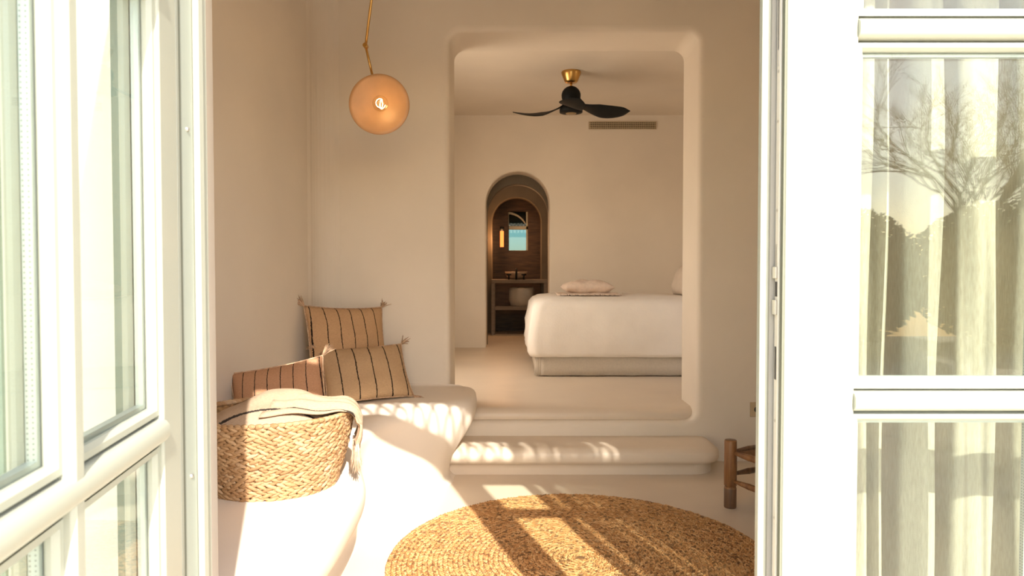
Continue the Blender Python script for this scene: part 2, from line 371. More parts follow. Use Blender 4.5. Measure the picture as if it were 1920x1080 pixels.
# ---------------------------------------------------------------- french doors
DY = 1.50
tr = MB()
tr.box(OX0, -.672, 1.36, 1.515, 0, OZ).box(-.672, -.658, 1.445, 1.468, 0, 2.5).box(-.672, -.664, 1.36, 1.372, 0, 2.5).box(1.80, OX1, 1.455, 1.575, 0, OZ)
tr.box(-.66, 1.80, 1.455, 1.575, 2.50, 2.64).box(-.66, 1.80, 1.455, 1.575, 2.965, OZ).box(-.66, -.585, 1.455, 1.575, 2.64, 2.965)  # last box added out of view to block a stray sun spot
o = tr.build('trim_1', M['paint'], bevel=.003); tag(o, 'cream painted outer frame around the french doors', kind='structure')
g = MB().box(-.674, -.668, 1.376, 1.386, 0, 2.5).build('gasket', M['gasket'], o)
g = MB().box(-.674, -.670, 1.388, 1.440, 0, 2.5).build('keep_strip', M['keep'], o)
for z in (1.72, 1.0, .5):
    MB().lathe([(0, .004), (.004, .004), (.005, 0)], n=12).build('screw', M['steel'], o, loc=(-.670, 1.415, z), rot=(0, PI/2, 0), smooth=True)
o = MB().box(-.815, OX0, 1.395, 1.44, 0, OZ).build('trim_3', M['green'], bevel=.003); tag(o, 'grey-green outer casing seen through the open door glass', kind='structure')
sh = empty('door_shutter', (-1.35, 1.40, 0)); tag(sh, 'grey-green wooden shutter folded back against the outer wall', 'shutter')
for a, b in ((-.30, -.24), (.24, .30)): MB().box(a, b, 0, .035, .02, 2.5).build('stile', M['green'], sh, bevel=.002)
for a, b in ((.02, .14), (1.2, 1.3), (2.4, 2.5)): MB().box(-.24, .24, 0, .035, a, b).build('rail', M['green'], sh, bevel=.002)
sl = MB()
for k in range(52):
    z = .16+k*.0435
    if abs(z-1.25) > .07: sl.add([(-.24, .002, z), (.24, .002, z), (.24, .033, z+.030), (-.24, .033, z+.030), (-.24, .008, z-.004), (.24, .008, z-.004), (.24, .039, z+.026), (-.24, .039, z+.026)], [(0, 1, 2, 3), (7, 6, 5, 4), (0, 4, 5, 1), (1, 5, 6, 2), (2, 6, 7, 3), (3, 7, 4, 0)])
sl.build('louvres', M['green'], sh)
# unseen transom screen, added to pattern the sun on bench and steps
la = empty('trim_2', (0, 1.52, 2.64)); tag(la, 'unseen transom screen of interlaced iron arches, added to pattern the sunlight', kind='structure')
m = MB(); pitch = .115
for i in range(-6, 22):
    x = -.60+i*pitch
    pts = []
    for k in range(15):
        a = PI*k/14; px = x+.16*math.cos(a); pz = .33*math.sin(a)
        if -.655 < px < 1.795: pts.append((px, .008 if i % 2 else -.008, pz))
    if len(pts) > 2: m.tube(pts, .011, 6)
m.build('arch_bars', M['wire'], la, smooth=True)

def leaf(name, W, loc, rotz, bars, sa=.156):
    """french door leaf; local x from lock edge, y 0 = outer face, thickness .07"""
    e = empty(name, loc, (0, 0, rotz)); e['kind'] = 'structure'
    H0, H1 = .012, 2.495; st = .156; T = .07
    zr = [(H0, .26), (.31-.03, .31+.03), (1.11, 1.167), (1.94, 2.0), (2.35, H1)]
    eg = [sa]+[v for b in bars for v in (b-.017, b+.017)]+[W-st]; cols = [(eg[i], eg[i+1]) for i in range(0, len(eg), 2)]
    f = MB(); f.box(0, sa, 0, T, H0, H1).box(W-st, W, 0, T, H0, H1).box(sa, W-st, 0, T, H0, .26).box(sa, W-st, 0, T, 2.43, H1)
    f.build('leaf_frame', M['paint'], e, bevel=.006)
    zs = [(.26, 1.11), (1.167, 1.927), (1.985, 2.43)]
    for a, b in ((1.11, 1.167), (1.927, 1.985)):
        mm = MB()
        # moulded glazing bar: stepped section on both faces
        sec = [(-.004, .012), (-.010, .020), (-.010, .040), (-.004, .048), (.012, .052), (.058, .052), (.074, .048), (.080, .040), (.080, .020), (.074, .012), (.058, .006), (.012, .006)]
        k = (b-a)/.058
        mm.loft([[(x, y, a+z*k) for y, z in sec] for x in (sa-.002, W-st+.002)], True, True)
        mm.build('glazing_bar', M['paint'], e, bevel=.0015, seg=2)
    sec = [(-.017, .0), (-.011, -.006), (.011, -.006), (.017, .0), (.017, .07), (.011, .076), (-.011, .076), (-.017, .07)]
    for xm in bars:
        mm = MB()
        mm.loft([[(xm+x, y, z) for x, y in sec] for z in (.24, 2.45)], True, True)
        mm.build('vertical_glazing_bar', M['paint'], e, bevel=.0015, seg=2)
    for a, b in zs:
        for c0, c1 in cols:
            # sloped glazing beads each side, metal spacer, pane
            for sgn in (0, 1):
                bd = MB(); y0, y1 = (.008, .026) if sgn == 0 else (.062, .046)
                L0 = [(c0, a), (c1, a), (c1, b), (c0, b)]; L1 = [(c0+.016, a+.016), (c1-.016, a+.016), (c1-.016, b-.016), (c0+.016, b-.016)]
                Lm = [(c0+.010, a+.010), (c1-.010, a+.010), (c1-.010, b-.010), (c0+.010, b-.010)]
                bd.loft([[(x, y0, z) for x, z in L0], [(x, y0, z) for x, z in Lm], [(x, (y0+y1)/2, z) for x, z in L1], [(x, y1, z) for x, z in L1], [(x, y1, z) for x, z in L0]])
                bd.build('glazing_bead', M['paint'], e)
            sp = MB(); L0 = [(c0+.014, a+.014), (c1-.014, a+.014), (c1-.014, b-.014), (c0+.014, b-.014)]; L1 = [(c0+.024, a+.024), (c1-.024, a+.024), (c1-.024, b-.024), (c0+.024, b-.024)]
            sp.loft([[(x, .031, z) for x, z in L0], [(x, .031, z) for x, z in L1], [(x, .044, z) for x, z in L1], [(x, .044, z) for x, z in L0]])
            sp.build('glazing_spacer', M['spacer'], e)
            MB().box(c0+.004, c1-.004, .026, .0295, a+.004, b-.004).build('pane', M['glass'], e)
            MB().box(c0+.004, c1-.004, .0455, .048, a+.004, b-.004).build('pane', M['glass'], e)
    return e
d1 = leaf('door_1', 1.20, (-.717, 1.318, 0), math.radians(-80.3), [.447, .78], .100)
tag(d1, 'cream french door leaf swung outward on the left, catching the sun', kind='structure')
d2 = leaf('door_2', 1.20, (.60, DY, 0), 0, [.60])
tag(d2, 'closed cream french door leaf on the right with a curtain behind its glass', kind='structure')
# lock edge of the closed leaf: flange, gasket, lock rail with fittings
MB().box(-.0345, 0, .056, .076, .012, 2.495).build('rebate_flange', M['paint'], d2, bevel=.002)
MB().box(-.016, 0, .048, .056, .012, 2.495).build('rebate_step', M['rebate'], d2)
MB().box(-.004, .0, .004, .018, .012, 2.495).build('gasket', M['gasket'], d2)
MB().box(-.006, .0, .024, .044, .012, 2.495).build('lock_rail', M['plate'], d2, bevel=.001, seg=1)
zpx = lambda y: 1.43-(y-506)*1.535/1280
fit = MB()
for a, b in ((500, 522), (562, 590)): fit.box(-.012, -.006, .026, .046, zpx(b), zpx(a))
fit.build('latch', M['steel'], d2, bevel=.001, seg=1)
MB().box(-.0066, -.006, .028, .040, zpx(556), zpx(528)).build('latch_recess', M['dark'], d2)
MB().box(-.0066, -.006, .030, .039, zpx(712), zpx(650)).build('bolt_slot', M['dark'], d2)
MB().box(-.0066, -.006, .028, .040, zpx(508), zpx(458)).build('faceplate', M['steel'], d2)
for y in (137, 230, 395, 790, 975):
    MB().lathe([(.0, .0016), (.0022, .0016), (.0042, 0)], n=12).build('screw', M['steel'], d2, loc=(-.006, .034, zpx(y)), rot=(0, -PI/2, 0), smooth=True)
MB().box(-.007, -.006, .031, .037, zpx(128), zpx(96)).build('keyway', M['steel'], d2, bevel=.0004, seg=1)
MB().box(-.0075, -.006, .0335, .0345, zpx(98), zpx(-120)).build('rail_groove', M['dark'], d2)
# linen curtain behind the closed leaf
def curtain():
    nv = 70; ZB, ZT = .02, 2.98; m = MB(); rnd = random.Random(4)
    lips = [(.978, .05), (1.019, .018), (1.160, .075), (1.322, .085)]; x = 1.322
    while x < 2.15: g_ = rnd.uniform(.13, .175); x += g_; lips.append((x, g_*rnd.uniform(.40, .55)))
    ctl = []; yf, yb = 1.865, 1.985; px = None
    for X, w_ in lips:
        dj = rnd.uniform(-.008, .008)
        if px is not None:
            sm = X-px < .08; b_ = yb-(.05 if sm else 0)
            ctl += [(px+.004, b_-.03), (px+(X-w_-px)*.4, b_), (X-w_-.012, b_-.02)]
        ctl += [(X-w_, yf+.030+dj), (X-w_*.55, yf+.006+dj), (X-.006, yf+dj), (X+.006, yf+.016+dj)]; px = X
    P = spline([(a, b, 0) for a, b in ctl], len(ctl)*11); vs = []; fs = []; nu = len(P)
    for j in range(nv+1):
        z = ZB+(ZT-ZB)*j/nv
        for i in range(nu):
            x, y, _ = P[i]; q = (y-1.925)/.06
            x2 = x+.007*math.sin(1.9*z+9*x)+.004*math.sin(5.3*z+31*x); y2 = 1.925+.06*q*(1+.10*math.sin(1.4*z+6*x))+.004*math.sin(6*z+50*x)+.0025*math.sin(120*x+2*z)
            vs.append((x2, y2, z))
    for j in range(nv):
        for i in range(nu-1):
            k = j*nu+i; fs.append((k, k+1, k+nu+1, k+nu))
    m.add(vs, fs); o = m.build('curtain', M['curtain'], smooth=True, fix=False)
    tag(o, 'sheer cream linen curtain hanging in deep folds behind the closed glass door', 'curtain')
curtain()
r = empty('curtain_rod', (1.6, 1.93, 3.01)); MB().tube([(-.75, 0, .02), (.78, 0, .02)], .012, 12).build('rod', M['brass'], r, smooth=True)
for a in (-.70, .70): MB().box(a, a+.02, -.19, .012, .01, .03).build('bracket', M['brass'], r)
tag(r, 'slim brass rod carrying the linen curtain above the glass door', 'curtain rod')
# ---------------------------------------------------------------- steps
st = empty('entrance_steps', (0, 4.74, 0)); tag(st, 'two rounded plaster steps leading up to the bedroom doorway', 'steps')
def step(x0, x1, yf, yb, z0, zt, nose, flat_r):
    """rounded tread: loops in plan, from base up to the nosing and over to the top"""
    m = MB(); zn = zt-.115 if nose else z0
    def lp(inset, z, r=.16):
        pts = [(x0+inset*0, yb)]
        for k in range(9): a = -PI/2+PI/2*k/8
        y0 = yf+inset; xr = x1-inset
        P = [(x0, yb), (x0, y0)]
        rr = r
        for k in range(13):
            a = -PI/2+PI/2*k/12; P.append((xr-rr+rr*math.cos(a), y0+rr+rr*math.sin(a)))
        P.append((xr, yb)); return [(x, y-4.74, z) for x, y in P]
    R = flat_r; L = [lp(.045, z0), lp(.045, z0+(zn-z0)*.5), lp(.045, zn-.006), lp(.035, zn), lp(.012, zn+.008), lp(0, zn+.03)]
    for k in range(1, 9):
        a = PI/2*k/8; L.append(lp(R*(1-math.cos(a)), zt-R*.62+R*.62*math.sin(a)))
    m.loft(L, False, True); return m
step(-.75, (1358-960)/270+.0, 4.69, 5.40, 0, .19, True, .085).build('step', M['cement'], st, smooth=True).modifiers.new('e', 'EDGE_SPLIT').split_angle = math.radians(60)
step(-.75, (1318-960)/246., 5.13, 5.9, .19, U+.001, True, .085).build('step', M['cement'], st, smooth=True).modifiers.new('e', 'EDGE_SPLIT').split_angle = math.radians(60)
# ---------------------------------------------------------------- bench
def bench():
    #   x, y, ztop, base offset (out +), 
    ctl = [(-1.30, 1.98, .45, -.10), (-.95, 1.98, .45, -.14), (-.74, 2.14, .45, -.18), (-.665, 2.45, .455, -.20), (-.655, 2.80, .46, -.20), (-.675, 3.12, .465, -.17),
           (-.76, 3.42, .48, -.08), (-.84, 3.70, .505, .04), (-.81, 3.96, .535, .12), (-.70, 4.16, .55, .12), (-.54, 4.32, .56, .04), (-.38, 4.44, .56, -.10), (-.27, 4.58, .56, -.18), (-.25, 4.80, .56, -.18), (-.27, 5.09, .56, -.12)]
    n = 160; P = spline(ctl, n); vs = []; 
    # wall points
    arc = np.linspace(0, 1, n)
    prof_in = [0, .03, .08, .2, .4, .6, .8, .9]
    rows = []
    for i in range(n):
        x, y, zt, b = P[i]; a = P[max(i-1, 0)]; c = P[min(i+1, n-1)]; t = Vector((c[0]-a[0], c[1]-a[1])).normalized(); nr = Vector((t.y, -t.x))
        # wall point: blend from the left wall to the back wall
        s = min(1, max(0, (i/n-.50)/.5)); s = s*s*(3-2*s)
        wl = Vector((-1.622+.19*min(1, (y-1.72)/3.1), y)); wb = Vector((max(-1.45, x-.15), 5.075))
        wp = wl.lerp(wb, s)
        if s > 0 and s < 1:      # push into the corner
            wp = Vector((-1.47+(max(-1.47, x-.1)+1.47)*max(0, (s-.5)*2)**1.0, y+(5.075-y)*min(1, s*2)))
        col = []
        ed = Vector((x, y))-nr*.10
        for q, f in enumerate(prof_in):
            p = wp.lerp(ed, f); z = zt+(.05 if q == 0 else .012 if q == 1 else 0)*min(1, (1-i/n)*4)+.008*math.sin(3*p.x+2*p.y)
            col.append((p.x, p.y, z))
        for off, dz in ((-.10, .0), (-.075, -.002), (-.05, -.008), (-.03, -.017), (-.014, -.030), (-.004, -.046), (0, -.066), (-.001, -.088)):
            col.append((x+nr.x*off, y+nr.y*off, zt+dz+.004*math.sin(3*x+2*y)))
        zb = zt-.088
        for k in range(1, 17):
            f = k/16; z = zb+(0.05-zb)*f; e = f*f*(3-2*f)
            off = -.001+(b+.001)*e; col.append((x+nr.x*off, y+nr.y*off, z))
        for k in range(1, 7):
            a_ = PI/2*k/6; off = b+.07*(1-math.cos(a_)); z = .05-.055*math.sin(a_); col.append((x+nr.x*off, y+nr.y*off, z))
        rows.append(col)
    m = MB().loft(rows, closed=False); o = m.build('built_in_bench', M['cement_bench'], smooth=True)
    tag(o, 'white moulded plaster bench curving along the left wall to the steps', 'bench'); return o
bench()
# ---------------------------------------------------------------- rug
def rug():
    cx, cy, R = .34, 3.33, .955; e = empty('jute_rug', (cx, cy, 0)); tag(e, 'round braided jute rug lying on the pale floor before the steps', 'rug')
    cen, ax, nor, L = [], [], [], []
    pitch = .0245; r = .03; th = 0; row = 0
    while r < R-.012:
        n = max(6, int(2*PI*r/.0175)); 
        for k in range(n):
            a = 2*PI*(k+random.uniform(-.15, .15))/n+row; rr = r+random.uniform(-.0015, .0015); zz = .012+random.uniform(-.002, .0025)
            for s in (-1, 1):
                rad = np.array((math.cos(a), math.sin(a), 0)); tan = np.array((-math.sin(a), math.cos(a), 0)); off = s*.0052
                cen.append((rad*(rr+off)+tan*(.004*s))+np.array((0, 0, zz))); ax.append(tan+rad*s*(-.62)+np.array((0, 0, random.uniform(-.12, .12)))); nor.append((0, 0, 1)); L.append(.027*random.uniform(.85, 1.15))
        r += pitch; row += .7
    strands('braid', cen, ax, nor, np.array(L), .0115, .011, M['jute'], e, 4, 5)
    MB().lathe([(0.001, .0015), (R-.01, .0015), (R-.01, .012), (.001, .012)], n=96).build('backing', M['backing'], e)
rug()
# ---------------------------------------------------------------- basket
BK = Vector((-1.085, 3.08, .463)); 
def basket():
    e = empty('woven_basket', BK, (0, 0, math.radians(12))); tag(e, 'oval woven straw basket filled with a throw, standing on the plaster bench', 'basket')
    H = .325; cen, ax, nor, L = [], [], [], []
    def shape(v):  # radius factor
        return .80+.22*math.sin(v*1.35)
    A, B = .345, .325; rows = 13
    for j in range(rows):
        v = (j+.5)/rows; k = shape(v); z = v*H; n = int(2*PI*A*k/.037)
        tilt = .30*math.cos(v*1.35)*A/H*.9
        for i in range(n):
            t = 2*PI*(i+(j % 2)*.5+random.uniform(-.12, .12))/n
            c, s = math.cos(t), math.sin(t); p = np.array((A*k*c, B*k*s, z)); tan = np.array((-A*s, B*c, 0)); tan /= np.linalg.norm(tan)
            nr = np.array((c/A, s/B, 0)); nr /= np.linalg.norm(nr); nr = nr+np.array((0, 0, -tilt)); nr /= np.linalg.norm(nr); up = np.cross(nr, tan)*1.0
            if up[2] < 0: up = -up
            for sg in (-1, 1):
                jit = random.uniform(-.15, .15)
                cen.append(p+up*sg*.0065+tan*sg*.006+nr*random.uniform(-.002, .004)); ax.append(tan*1.0+up*sg*(-.48+jit)+nr*random.uniform(-.1, .1)); nor.append(nr); L.append(.055*random.uniform(.85, 1.15))
    strands('woven_side', cen, ax, nor, np.array(L), .0195, .017, M['hyacinth'], e, 6, 7)
    # rim coil
    cen, ax, nor, L = [], [], [], []; k = shape(1)
    for i in range(78):
        t = 2*PI*i/78; c, s = math.cos(t), math.sin(t); p = np.array((A*k*c, B*k*s, H+.004)); tan = np.array((-A*s, B*c, 0)); tan /= np.linalg.norm(tan)
        nr = np.array((c/A, s/B, 0)); nr /= np.linalg.norm(nr)
        cen.append(p); ax.append(tan*1.0+nr*.55+np.array((0, 0, .25))); nor.append((0, 0, 1)); L.append(.05)
    strands('rim', cen, ax, nor, np.array(L), .02, .024, M['hyacinth'], e, 6, 7)
    m = MB(); n = 64
    lo = []
    for rr, z in [(0.01, .012)]+[(shape(v)-.02, .012+v*(H-.02)) for v in (0, .1, .25, .4, .55, .7, .85, 1)]:
        lo.append([(A*rr*math.cos(2*PI*q/n), B*rr*math.sin(2*PI*q/n), z) for q in range(n)])
    m.loft(lo, True).build('lining', simple('basket_lining', (.30, .17, .07), .8, scale=60, var=.5, bstr=.6, bscale=90), e, smooth=True, solid=.012)
    return e
basket()
# throw lying in the basket and hanging over its right end
def fray(m, base, length, n, r=.0016, spread=.006, drift=(0, 0, 0)):
    b = Vector(base)
    for _ in range(n):
        a = b+Vector((random.uniform(-spread, spread), random.uniform(-spread, spread), 0)); w = Vector((random.uniform(-.4, .4), random.uniform(-.4, .4), 0))*length*.35+Vector(drift)
        l = length*random.uniform(.75, 1.1)
        m.tube([a, a+w*.3+Vector((0, 0, -l*.35)), a+w*.6+Vector((0, 0, -l*.7)), a+w+Vector((0, 0, -l))], [r, r*1.2, r, r*.6], 4)
def throw():
    e = empty('fringed_throw', (BK.x, BK.y, BK.z+.29), (0, 0, math.radians(12))); tag(e, 'oat striped linen throw bundled in the straw basket, fringe hanging over its end', 'throw')
    m = MB(); rows = []; n = 56
    for j in range(26):
        rr = j/25; row = []
        for i in range(n):
            t = 2*PI*i/n; x = .315*rr*math.cos(t); y = .275*rr*math.sin(t)
            z = .115*(1-rr**3.2)+.05*math.exp(-((x-.05)**2+(y-.02)**2)/.02)-.035
            z += .022*noise.noise(Vector((x*7, y*7, 1)))*(1-rr*.3)+.012*math.sin(22*y+6*x)*math.exp(-(rr-.5)**2*6)
            z += .03*max(0, x)/.3*rr+.02*max(0, -y)/.25*rr*(1-rr)
            row.append((x, y, z))
        rows.append(row)
    m.loft(rows, False); m.build('cloth', M['throw'], e, smooth=True)
    # tail over the rim: sheet running out at +x then down
    m = MB(); rows = []
    path = spline([(.02, 0, .105), (.14, 0, .10), (.25, 0, .085), (.325, 0, .082), (.372, 0, .055), (.388, 0, .0), (.384, 0, -.06), (.372, 0, -.10)], 34)
    for q, p in enumerate(path):
        f = 1-q/33; row = []; wd = .15+.22*f
        for i in range(33):
            v = i/32-.5
            x = p[0]+.012*math.sin(i*1.05+p[2]*8)*(1-f)-.05*(2*v)**2*(f > .3)*f; y = -.035+v*wd
            z = p[2]+.008*math.sin(i*.8+q*.1)-.05*(2*v)**2*f+.012*noise.noise(Vector((p[0]*9, y*9, 4)))
            row.append((x, y, z))
        rows.append(row)
    m.loft(rows, closed=False); m.build('hanging_end', M['throw'], e, smooth=True, solid=.006)
    m = MB()
    for i in range(13):
        v = i/12-.5; fray(m, (.372+random.uniform(-.01, .012), -.035+v*.14, -.095), .14, 12, spread=.009, drift=(-.004, 0, 0))
    m.build('fringe', M['tassel_oat'], e, smooth=True)
throw()
# ---------------------------------------------------------------- cushions
def pillow_mesh(w, h, t, seed=0, n=34, pin=.06, wr=.012):
    m = MB(); V = []
    for s in (1, -1):
        g = []
        for j in range(n+1):
            for i in range(n+1):
                u = -1+2*i/n; v = -1+2*j/n
                x = w/2*u*(1-pin*(1-v*v)); y = h/2*v*(1-pin*(1-u*u))
                f = max(0, (1-abs(u)**3.0)*(1-abs(v)**3.0))**.55
                z = s*t/2*f+wr*f**.3*noise.noise(Vector((x*9+seed, y*9, s*2)))*(1 if f > 0 else 0)
                g.append((x, y, z))
        V.append(g)
    fs = []; 
    for j in range(n):
        for i in range(n): k = j*(n+1)+i; fs.append((k, k+1, k+n+2, k+n+1))
    m.add(V[0], fs); m.add(V[1], [tuple(reversed(f)) for f in fs])
    return m
def weld(o):
    bm = bmesh.new(); bm.from_mesh(o.data); bmesh.ops.remove_doubles(bm, verts=bm.verts, dist=1e-4); bmesh.ops.recalc_face_normals(bm, faces=bm.faces); bm.to_mesh(o.data); bm.free()
    o.data.polygons.foreach_set('use_smooth', [True]*len(o.data.polygons))
def cushion(label, w, h, t, M4, mat, seed, tass=True, group='striped cushions on the bench'):
    e = empty('cushion'); e.matrix_world = M4; tag(e, label, 'cushion', group)
    o = pillow_mesh(w, h, t, seed).build('cover', mat, e, smooth=True); weld(o)
    m = MB()
    L = []
    for k in range(4*24):
        s, f = divmod(k, 24); f = -1+2*f/24; u, v = ((f, -1), (1, f), (-f, 1), (-1, -f))[s]
        L.append((w/2*u*(1-.06*(1-v*v)), h/2*v*(1-.06*(1-u*u)), 0))
    m.tube(L+[L[0]], .005, 6, False); m.build('piping', M['tassel'], e, smooth=True)
    if tass:
        for sx in (-1, 1):
            for sy in (-1, 1):
                m = MB(); b = Vector((sx*w/2, sy*h/2, 0)); d = Vector((sx, sy, 0)).normalized()
                for _ in range(22):
                    dd = (d+Vector((random.uniform(-.5, .5), random.uniform(-.5, .5), random.uniform(-.5, .5)))).normalized()
                    l = random.uniform(.05, .085); m.tube([b-d*.008, b+dd*l*.4, b+dd*l+Vector((0, 0, -.012))], [.003, .0035, .0015], 4)
                m.build('tassel', M['tassel'], e, smooth=True)
    return e
def frame(c, xdir, ydir):
    x = Vector(xdir).normalized(); y = Vector(ydir); y = (y-x*y.dot(x)).normalized(); z = x.cross(y)
    m = Matrix((x, y, z)).transposed().to_4x4(); m.translation = Vector(c); return m
cushion('square terracotta striped cushion standing upright against the back wall', .60, .60, .16, frame((-1.145, 4.76, .885), (.70, .60, -.05), (-.16, .26, 1)), M['cushion_a'], 1)
cushion('sand striped cushion lying tilted in front of the upright one', .58, .42, .14, frame((-.985, 4.59, .735), (.89, .44, .02), (-.34, .55, .80)), M['cushion_b'], 2)
cushion('rust striped cushion wedged behind the straw basket', .50, .46, .18, frame((-1.235, 3.62, .71), (.85, .10, .16), (-.30, .42, .9)), M['cushion_c'], 3)
# ---------------------------------------------------------------- pendant lamp
def pendant():
    s = 320.; X = lambda px: (px-960)/s; Z = lambda py: 1.43+(506-py)/s
    c = (X(713), 4.0, Z(198)); e = empty('pendant_lamp', (X(706), 4.0, CE)); tag(e, 'round amber disc pendant lamp with a glowing bulb on a jointed brass rod', 'pendant lamp')
    o0 = Vector(e.location)
    P = lambda px, py, y=4.0: Vector((X(px), y, Z(py)))-o0
    J = P(688, 90); top = P(700, 0); dirv = (top-J).normalized(); tp = J+dirv*((0-J.z)/dirv.z)
    MB().tube([J, tp], .0075, 10).build('upper_rod', M['brass'], e, smooth=True)
    MB().tube([J, P(698, 140, 4.03)], .007, 10).build('lower_rod', M['brass'], e, smooth=True)
    MB().lathe([(0, -.02), (.014, -.02), (.014, .02), (0, .02)], n=16).build('joint', M['brass'], e, loc=J, rot=(PI/2, 0, 0), bevel=.003)
    MB().lathe([(0, 0), (.06, 0), (.055, -.025), (0, -.03)], n=32).build('ceiling_rose', M['brass'], e, loc=(tp.x, tp.y, 0), smooth=True)
    cc = P(713, 198); R = .175
    prof = [(0.001, .03), (.06, .031), (.12, .022), (.16, .010), (.172, .003), (R, -.004), (.172, -.012), (.155, -.010), (.11, .002), (.05, .010), (.001, .012)]
    d = MB().lathe(prof, n=64); d.build('shade', M['shade'], e, loc=cc, rot=(math.radians(-88), 0, math.radians(4)), smooth=True)
    bc = P(721, 204, 3.90)
    MB().lathe([(.001, -.03), (.014, -.03), (.014, .02), (.010, .03)], n=20, cap0=True, cap1=True).build('socket', M['brass'], e, loc=bc+Vector((-.014, .072, .004)), rot=(PI/2, 0, 0), smooth=True)
    b = MB(); b.lathe([(.044*math.sin(PI*k/16)+.0005, -.044*math.cos(PI*k/16)) for k in range(17)], n=28); bb = b.build('bulb', M['bulb_glass'], e, loc=bc, smooth=True)
    f = MB(); pts = [(.024*math.cos(t*.9)*(.6+.4*math.sin(t*.5)), .004*t-.02, .024*math.sin(t*.9)) for t in np.linspace(0, 14, 60)]; f.tube(pts, .0016, 5)
    f.build('filament', M['filament'], bb, smooth=True)
    l = bpy.data.lights.new('pendant_bulb_light', 'POINT'); l.energy = .35; l.color = (1, .60, .26); l.shadow_soft_size = .02
    lo = bpy.data.objects.new('pendant_bulb_light', l); C.objects.link(lo); lo.location = o0+bc
pendant()
# ---------------------------------------------------------------- ceiling fan
def fan():
    s = 178.; D = 1280/s; X = (1070-960)/s; zc = 3.5; Z = lambda py: 1.43+(506-py)/s-zc
    e = empty('ceiling_fan', (X, D, zc)); tag(e, 'black three-blade ceiling fan with a brass mount over the bed', 'ceiling fan')
    MB().lathe([(.001, 0), (.100, 0), (.104, -.012), (.098, -.03), (.070, -.10), (.058, -.115), (.001, -.115)], n=40).build('ceiling_mount', M['brass'], e, smooth=True)
    MB().tube([(0, 0, -.11), (0, 0, -.18)], .012, 12).build('down_rod', M['brass'], e, smooth=True)
    zb = Z(182); MB().lathe([(.100*math.sin(PI*k/20)+.0005, .100*math.cos(PI*k/20)) for k in range(21)], n=36).build('motor_ball', M['fan_black'], e, loc=(0, 0, zb), smooth=True)
    MB().lathe([(.07, .09), (.085, .05), (.12, -.01), (.12, -.045), (.06, -.055), (.001, -.056)], n=36).build('hub', M['fan_black'], e, loc=(0, 0, Z(205)), smooth=True)
    MB().lathe([(.001, -.012), (.05, -.010), (.06, 0)], n=30).build('light_disc', M['fan_light'], e, loc=(0, 0, Z(205)-.052), smooth=True)
    for q, ang in enumerate((183, -8, -87)):
        rows = []; R = .61; n = 26
        for i in range(n+1):
            f = i/n; r = .03+(R-.03)*f
            wdt = .06+.07*math.sin(min(1, f*1.05)*PI)**.8*(.6+.6*f) if f < .97 else .05
            wdt *= (1-max(0, (f-.86)/.14)**2.2*.92)
            z = .10*(1-f)**3-.028*math.sin(f*PI*.9); tilt = -.42*min(1, f*2.2)+.12*f; row = []
            for k in range(13):
                a = 2*PI*k/12; yy = wdt*math.cos(a); th = .010*(1-.5*f)*math.sin(a)
                sweep = -.05*math.sin(f*PI)
                row.append((r, sweep+yy*math.cos(tilt)-th*math.sin(tilt), z+yy*math.sin(tilt)+th*math.cos(tilt)))
            rows.append(row[:12])
        MB().loft(rows, True, True).build('blade', M['fan_black'], e, loc=(0, 0, Z(212)), rot=(0, 0, math.radians(ang)), smooth=True)
fan()
# air vent
def vent():
    x0, x1 = (1103-960)/SB, (1229-960)/SB; z0 = 1.43+(506-244)/SB; z1 = 1.43+(506-230)/SB
    e = empty('air_vent', ((x0+x1)/2, 9.2, z0)); tag(e, 'long slotted air vent high on the bedroom back wall', 'vent'); hx = (x1-x0)/2; h = z1-z0
    MB().box(-hx, hx, -.004, 0, 0, h).build('backing', M['dark'], e)
    m = MB().box(-hx, hx, -.018, -.004, 0, .008).box(-hx, hx, -.018, -.004, h-.008, h).box(-hx, -hx+.012, -.018, -.004, .012, h-.012).box(hx-.012, hx, -.018, -.004, .012, h-.012)
    m.build('frame', M['socket'], e)
    for k in range(1, 4):
        z = h*k/4; MB().box(-hx+.012, hx-.012, -.014, -.005, z-.004, z+.004).build('slat', M['socket'], e)
    m = MB()
    for k in range(1, 36): x = -hx+2*hx*k/36; m.box(x-.003, x+.003, -.012, -.004, .008, h-.008)
    m.build('crossbars', M['socket'], e)
vent()
# wall socket
e = empty('wall_socket', (1.825, YB, .39)); tag(e, 'square beige wall socket low on the back wall behind the stool', 'socket')
MB().box(-.05, .05, -.010, 0, -.055, .055).build('plate', M['socket'], e, bevel=.004)
MB().lathe([(.001, -.004), (.020, -.004), (.022, .001)], n=24).build('outlet', M['dark'], e, loc=(0, -.0105, 0), rot=(-PI/2, 0, 0), smooth=True)
